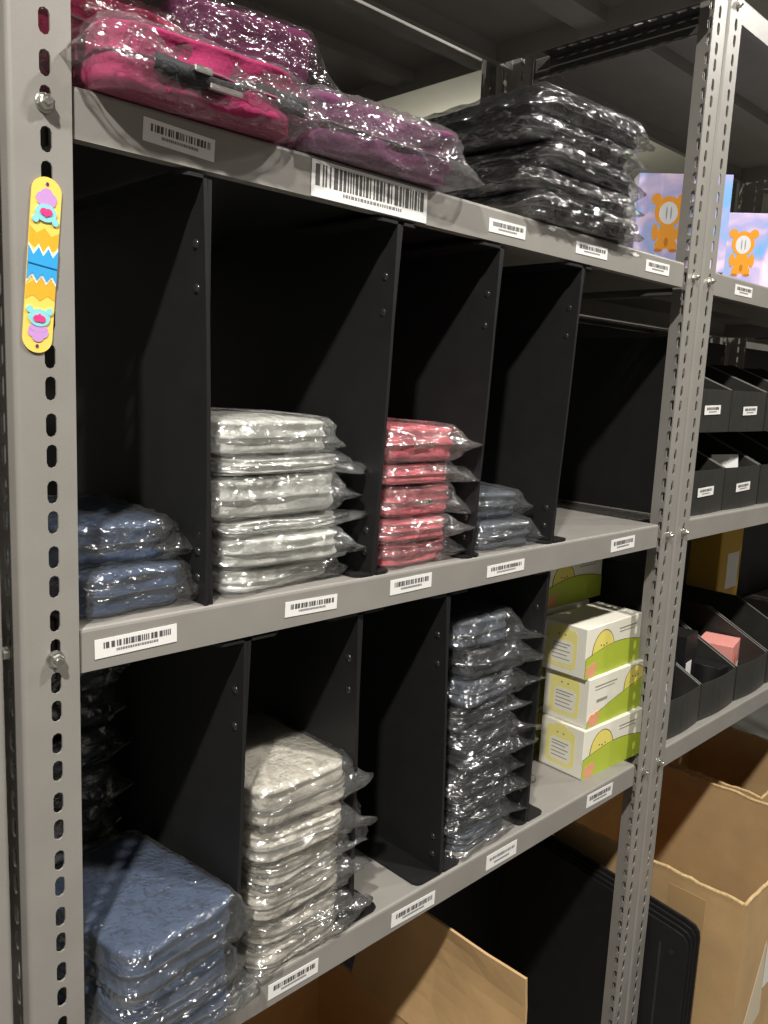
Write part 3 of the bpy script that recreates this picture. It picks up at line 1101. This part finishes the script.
M_BBOX = mat('black_glossy_card', (30, 29, 30), .3)
M_ROSEBOX = mat('salmon_pink_card', (226, 150, 140), .5, var=.06, vscale=30)
r_ = small_box('product_box', 'salmon pink box with faint print inside a black bin', 1.752, .120, LOW + .004, .100, .085, .100, M_ROSEBOX, .22)
r2_ = MB().prism(ell(-.01, .055, .014, .018), lambda u, v, t: (u, -.0425 - t, v), 0, .0006).obj('print_mark', mat('salmon_print', (206, 112, 84), .5), r_)
MB().box(.026, .042, -.0434, -.0425, .022, .042).obj('white_label', PAPER, r_)
small_box('product_box', 'black glossy box with white label standing in a black bin', 1.515, .125, LOW + .004, .075, .08, .165, M_BBOX, .12, True, 'black product boxes')
small_box('product_box', 'black glossy box with white label nearest the double post', 1.400, .120, LOW + .004, .060, .09, .130, M_BBOX, .10, True, 'black product boxes')
small_box('product_box', 'flat black box lying in front of a labelled black box', 1.592, .075, LOW + .004, .05, .08, .085, M_BBOX, .0, False, 'black product boxes')
# dark panel closing the side of bay two, seen past the empty shelf end
for z0, h, lb in ((MID, .345, 'black plastic panel standing at the side of the bins on the middle shelf'), (LOW, .36, 'black plastic panel standing behind the chick boxes by the low bins')):
    t = thing('side_panel_sheet', lb, 'panel', (1.2605, .060, z0))
    MB().box(0, .004, 0, .375, 0, h, bev=.0008).obj('sheet', BLACK, t)
    MB().box(0.0001, .030 if False else .0045, 0.01, .36, h - .012, h + .0005).obj('top_edge', BLACK, t)

for z0, h, lb in ((MID, .40, 'added black sheet darkening the rear of the middle shelf'), (LOW, .40, 'added black sheet darkening the rear of the low shelf')):
    for k, x0 in enumerate((1.275, 2.48)):
        t = thing('rear_shade_sheet', lb + (' beside the double post', ' past the bins')[k], 'panel', (x0, .440, z0))  # sheets added to hide the lit background and keep it dark behind the bins
        MB().box(0, 1.06, 0, .004, 0, h, bev=.0008).obj('sheet', BLACK, t)
        MB().box(0, 1.06, -.014, -.0001, .0002, .003).obj('foot_flange', BLACK, t)

# yellow parcel with pale label seen in the dark behind the low bins
t = thing('parcel', 'yellow parcel with pale label in the dark behind the low bins', 'parcel', (2.20, .30, LOW), (0, 0, 0))
MB().box(-.06, .09, 0, .10, 0, .34, bev=.004).obj('carton', mat('yellow_parcel_card', (190, 150, 50), .6), t)
MB().box(-.01, .07, -.0008, 0, .13, .24).obj('white_label', PAPER, t)


# ------------------------------------------------------------------ cartons and black sheets at the floor
def carton(label, x0, x1, y0, y1, h, flaps, rot=0, torn=True):
    r = thing('cardboard_carton', label, 'carton', (x0, y0, 0), (0, 0, rot), None)
    w_, d_, t = x1 - x0, y1 - y0, .006
    rnd = random.Random(int(h * 1000))
    def wall(fn, ln):
        n = 24
        top = [(ln * k / n, h + (rnd.uniform(-.003, .003) if torn else 0)) for k in range(n + 1)]
        mb = MB()
        mb.prism([(0, 0), (ln, 0)] + top[::-1], fn, 0, t)
        o = mb.obj('side_wall', CARD, r)
        eb = MB()
        eb.tube([fn(u, v, t / 2) for u, v in top], .0042, 6)
        eb.obj('torn_edge', CARD_EDGE, o, True)
        return o
    wall(lambda u, v, q: (u, q, v), w_)
    wall(lambda u, v, q: (u, d_ - q, v), w_)
    wall(lambda u, v, q: (q, t + u, v), d_ - 2 * t)
    wall(lambda u, v, q: (w_ - q, t + u, v), d_ - 2 * t)
    MB().box(t, w_ - t, t, d_ - t, 0.0005, t).obj('bottom', CARD, r)
    return r


c1 = carton('open brown cardboard carton standing under the shelf of black bins', 1.352, 1.820, -.158, .30, .65, [])
MB().box(-.0008, -.0001, .08, .16, .10, .62).obj('tape_strip', TAPE, c1)
MB().box(.16, .32, -.0010, -.0001, .38, .52).obj('shipping_label', PAPER, c1)
MB().prism([(.09, .30), (.16, .32), (.15, .50), (.05, .30)], lambda u, v, t: (u, -t, v), .0001, .0008).obj('tape_strip', mat('pale_tape', (214, 198, 168), .25), c1)

c2 = carton('open brown cardboard carton behind the larger open carton', 1.90, 2.30, .02, .40, .62, [])
c3 = carton('open brown cardboard carton with raised flap under the low shelf', .19, .668, -.095, .36, .60, [])
# raised right flap with creases
mb = MB()
nu, nv = 10, 8
for k in range(1):
    vs_, fs = [], []
    for side in (0, 1):
        for i in range(nu + 1):
            for j in range(nv + 1):
                u, v = i / nu, j / nv
                yy = .0 + .36 * u
                zz_ = .60 + .205 * v - .03 * (1 - u) * 0
                xx = .478 - .004 + .022 * math.sin(v * 2.6) + .004 * nz(u * .3, v * .3, 0, 14, 3) - side * .005
                vs_.append((xx, yy, zz_))
    q = (nu + 1) * (nv + 1)
    for i in range(nu):
        for j in range(nv):
            a = i * (nv + 1) + j
            fs += [(a, a + nv + 1, a + nv + 2, a + 1), (q + a, q + a + 1, q + a + nv + 2, q + a + nv + 1)]
    for j in range(nv):
        fs += [(j, j + 1, q + j + 1, q + j), (nu * (nv + 1) + j, q + nu * (nv + 1) + j, q + nu * (nv + 1) + j + 1, nu * (nv + 1) + j + 1)]
    for i in range(nu):
        a, b_ = i * (nv + 1) + nv, (i + 1) * (nv + 1) + nv
        fs += [(a, b_, q + b_, q + a)]
        a, b_ = i * (nv + 1), (i + 1) * (nv + 1)
        fs += [(b_, a, q + a, q + b_)]
    mb.add(vs_, fs)
mb.obj('raised_flap', CARD, c3)
MB().prism([(0, .60), (.478, .60), (.44, .64), (.03, .66)], lambda u, v, q: (u, .455 + (v - .6) * .3 + q, v), 0, .005).obj('raised_flap', CARD, c3)
MB().prism([(.02, .60), (.45, .60), (.45, .74), (.02, .70)], lambda u, v, q: (-(v - .60) * .25 + q, u, v), 0, .005).obj('raised_flap', CARD, c3)
# crumpled white paper in that carton
rings = []
for i in range(9):
    th = PI * (i + .5) / 9
    rings.append([((.09 + .02 * nz(math.cos(a), math.sin(a), th, 2.2, 4)) * math.sin(th) * math.cos(a), (.08 + .02 * nz(math.cos(a), math.sin(a), th, 2.5, 8)) * math.sin(th) * math.sin(a),
                   .06 - .06 * math.cos(th) * (1 + .2 * nz(math.cos(a), math.sin(a), th, 3, 2))) for a in [2 * PI * k / 18 for k in range(18)]])
mb = MB()
rings_mesh(mb, rings)
o = tag(mb.obj('crumpled_paper', mat('grey_packing_paper', (170, 168, 158), .8)), 'crumpled pale packing paper inside the carton under the low shelf', 'paper')
o.location = (.46, .16, .48)

# black plastic sheets leaning beside the carton
for i, (xx, zt, yf) in enumerate(((1.268, .578, -.085), (1.2755, .585, -.089), (1.283, .592, -.093), (1.2905, .600, -.097))):
    t = thing('plastic_sheet', ['black plastic sheet nearest the double post, standing on edge', 'black plastic sheet second in the upright row beside the carton',
                                'black plastic sheet third in the upright row beside the carton', 'black plastic sheet standing against the open carton'][i], 'sheet', (xx, yf, 0), group='upright black plastic sheets')
    MB().prism([(0, 0), (.50, 0), (.50, zt + .045), (.03, zt), (.012, zt - .004), (.003, zt - .014), (0, zt - .03)], lambda u, v, q: (q, u, v), 0, .0055).obj('sheet', BLACK, t)
    MB().box(-.0006, 0, .055, .060, .04, zt - .04).obj('fold_crease', BLACK2, t)
    for zr in (zt - .05, zt - .30):
        MB().prism(ell(.032, zr, .006, .006, 10), lambda u, v, q: (-q, u, v), 0, .002).obj('rivet', MATS['black_glossy_rivet'], t)

# black sheet added at the rear under the low shelf to darken the background
t = thing('plastic_sheet', 'wide black plastic sheet added to darken the rear under the low shelf', 'sheet', (.70, .385, 0))
MB().box(0, .562, 0, .005, 0, .86, bev=.001).obj('sheet', BLACK, t)
MB().box(.0, .562, -.002, -.0001, .835, .845).obj('fold_crease', BLACK2, t)
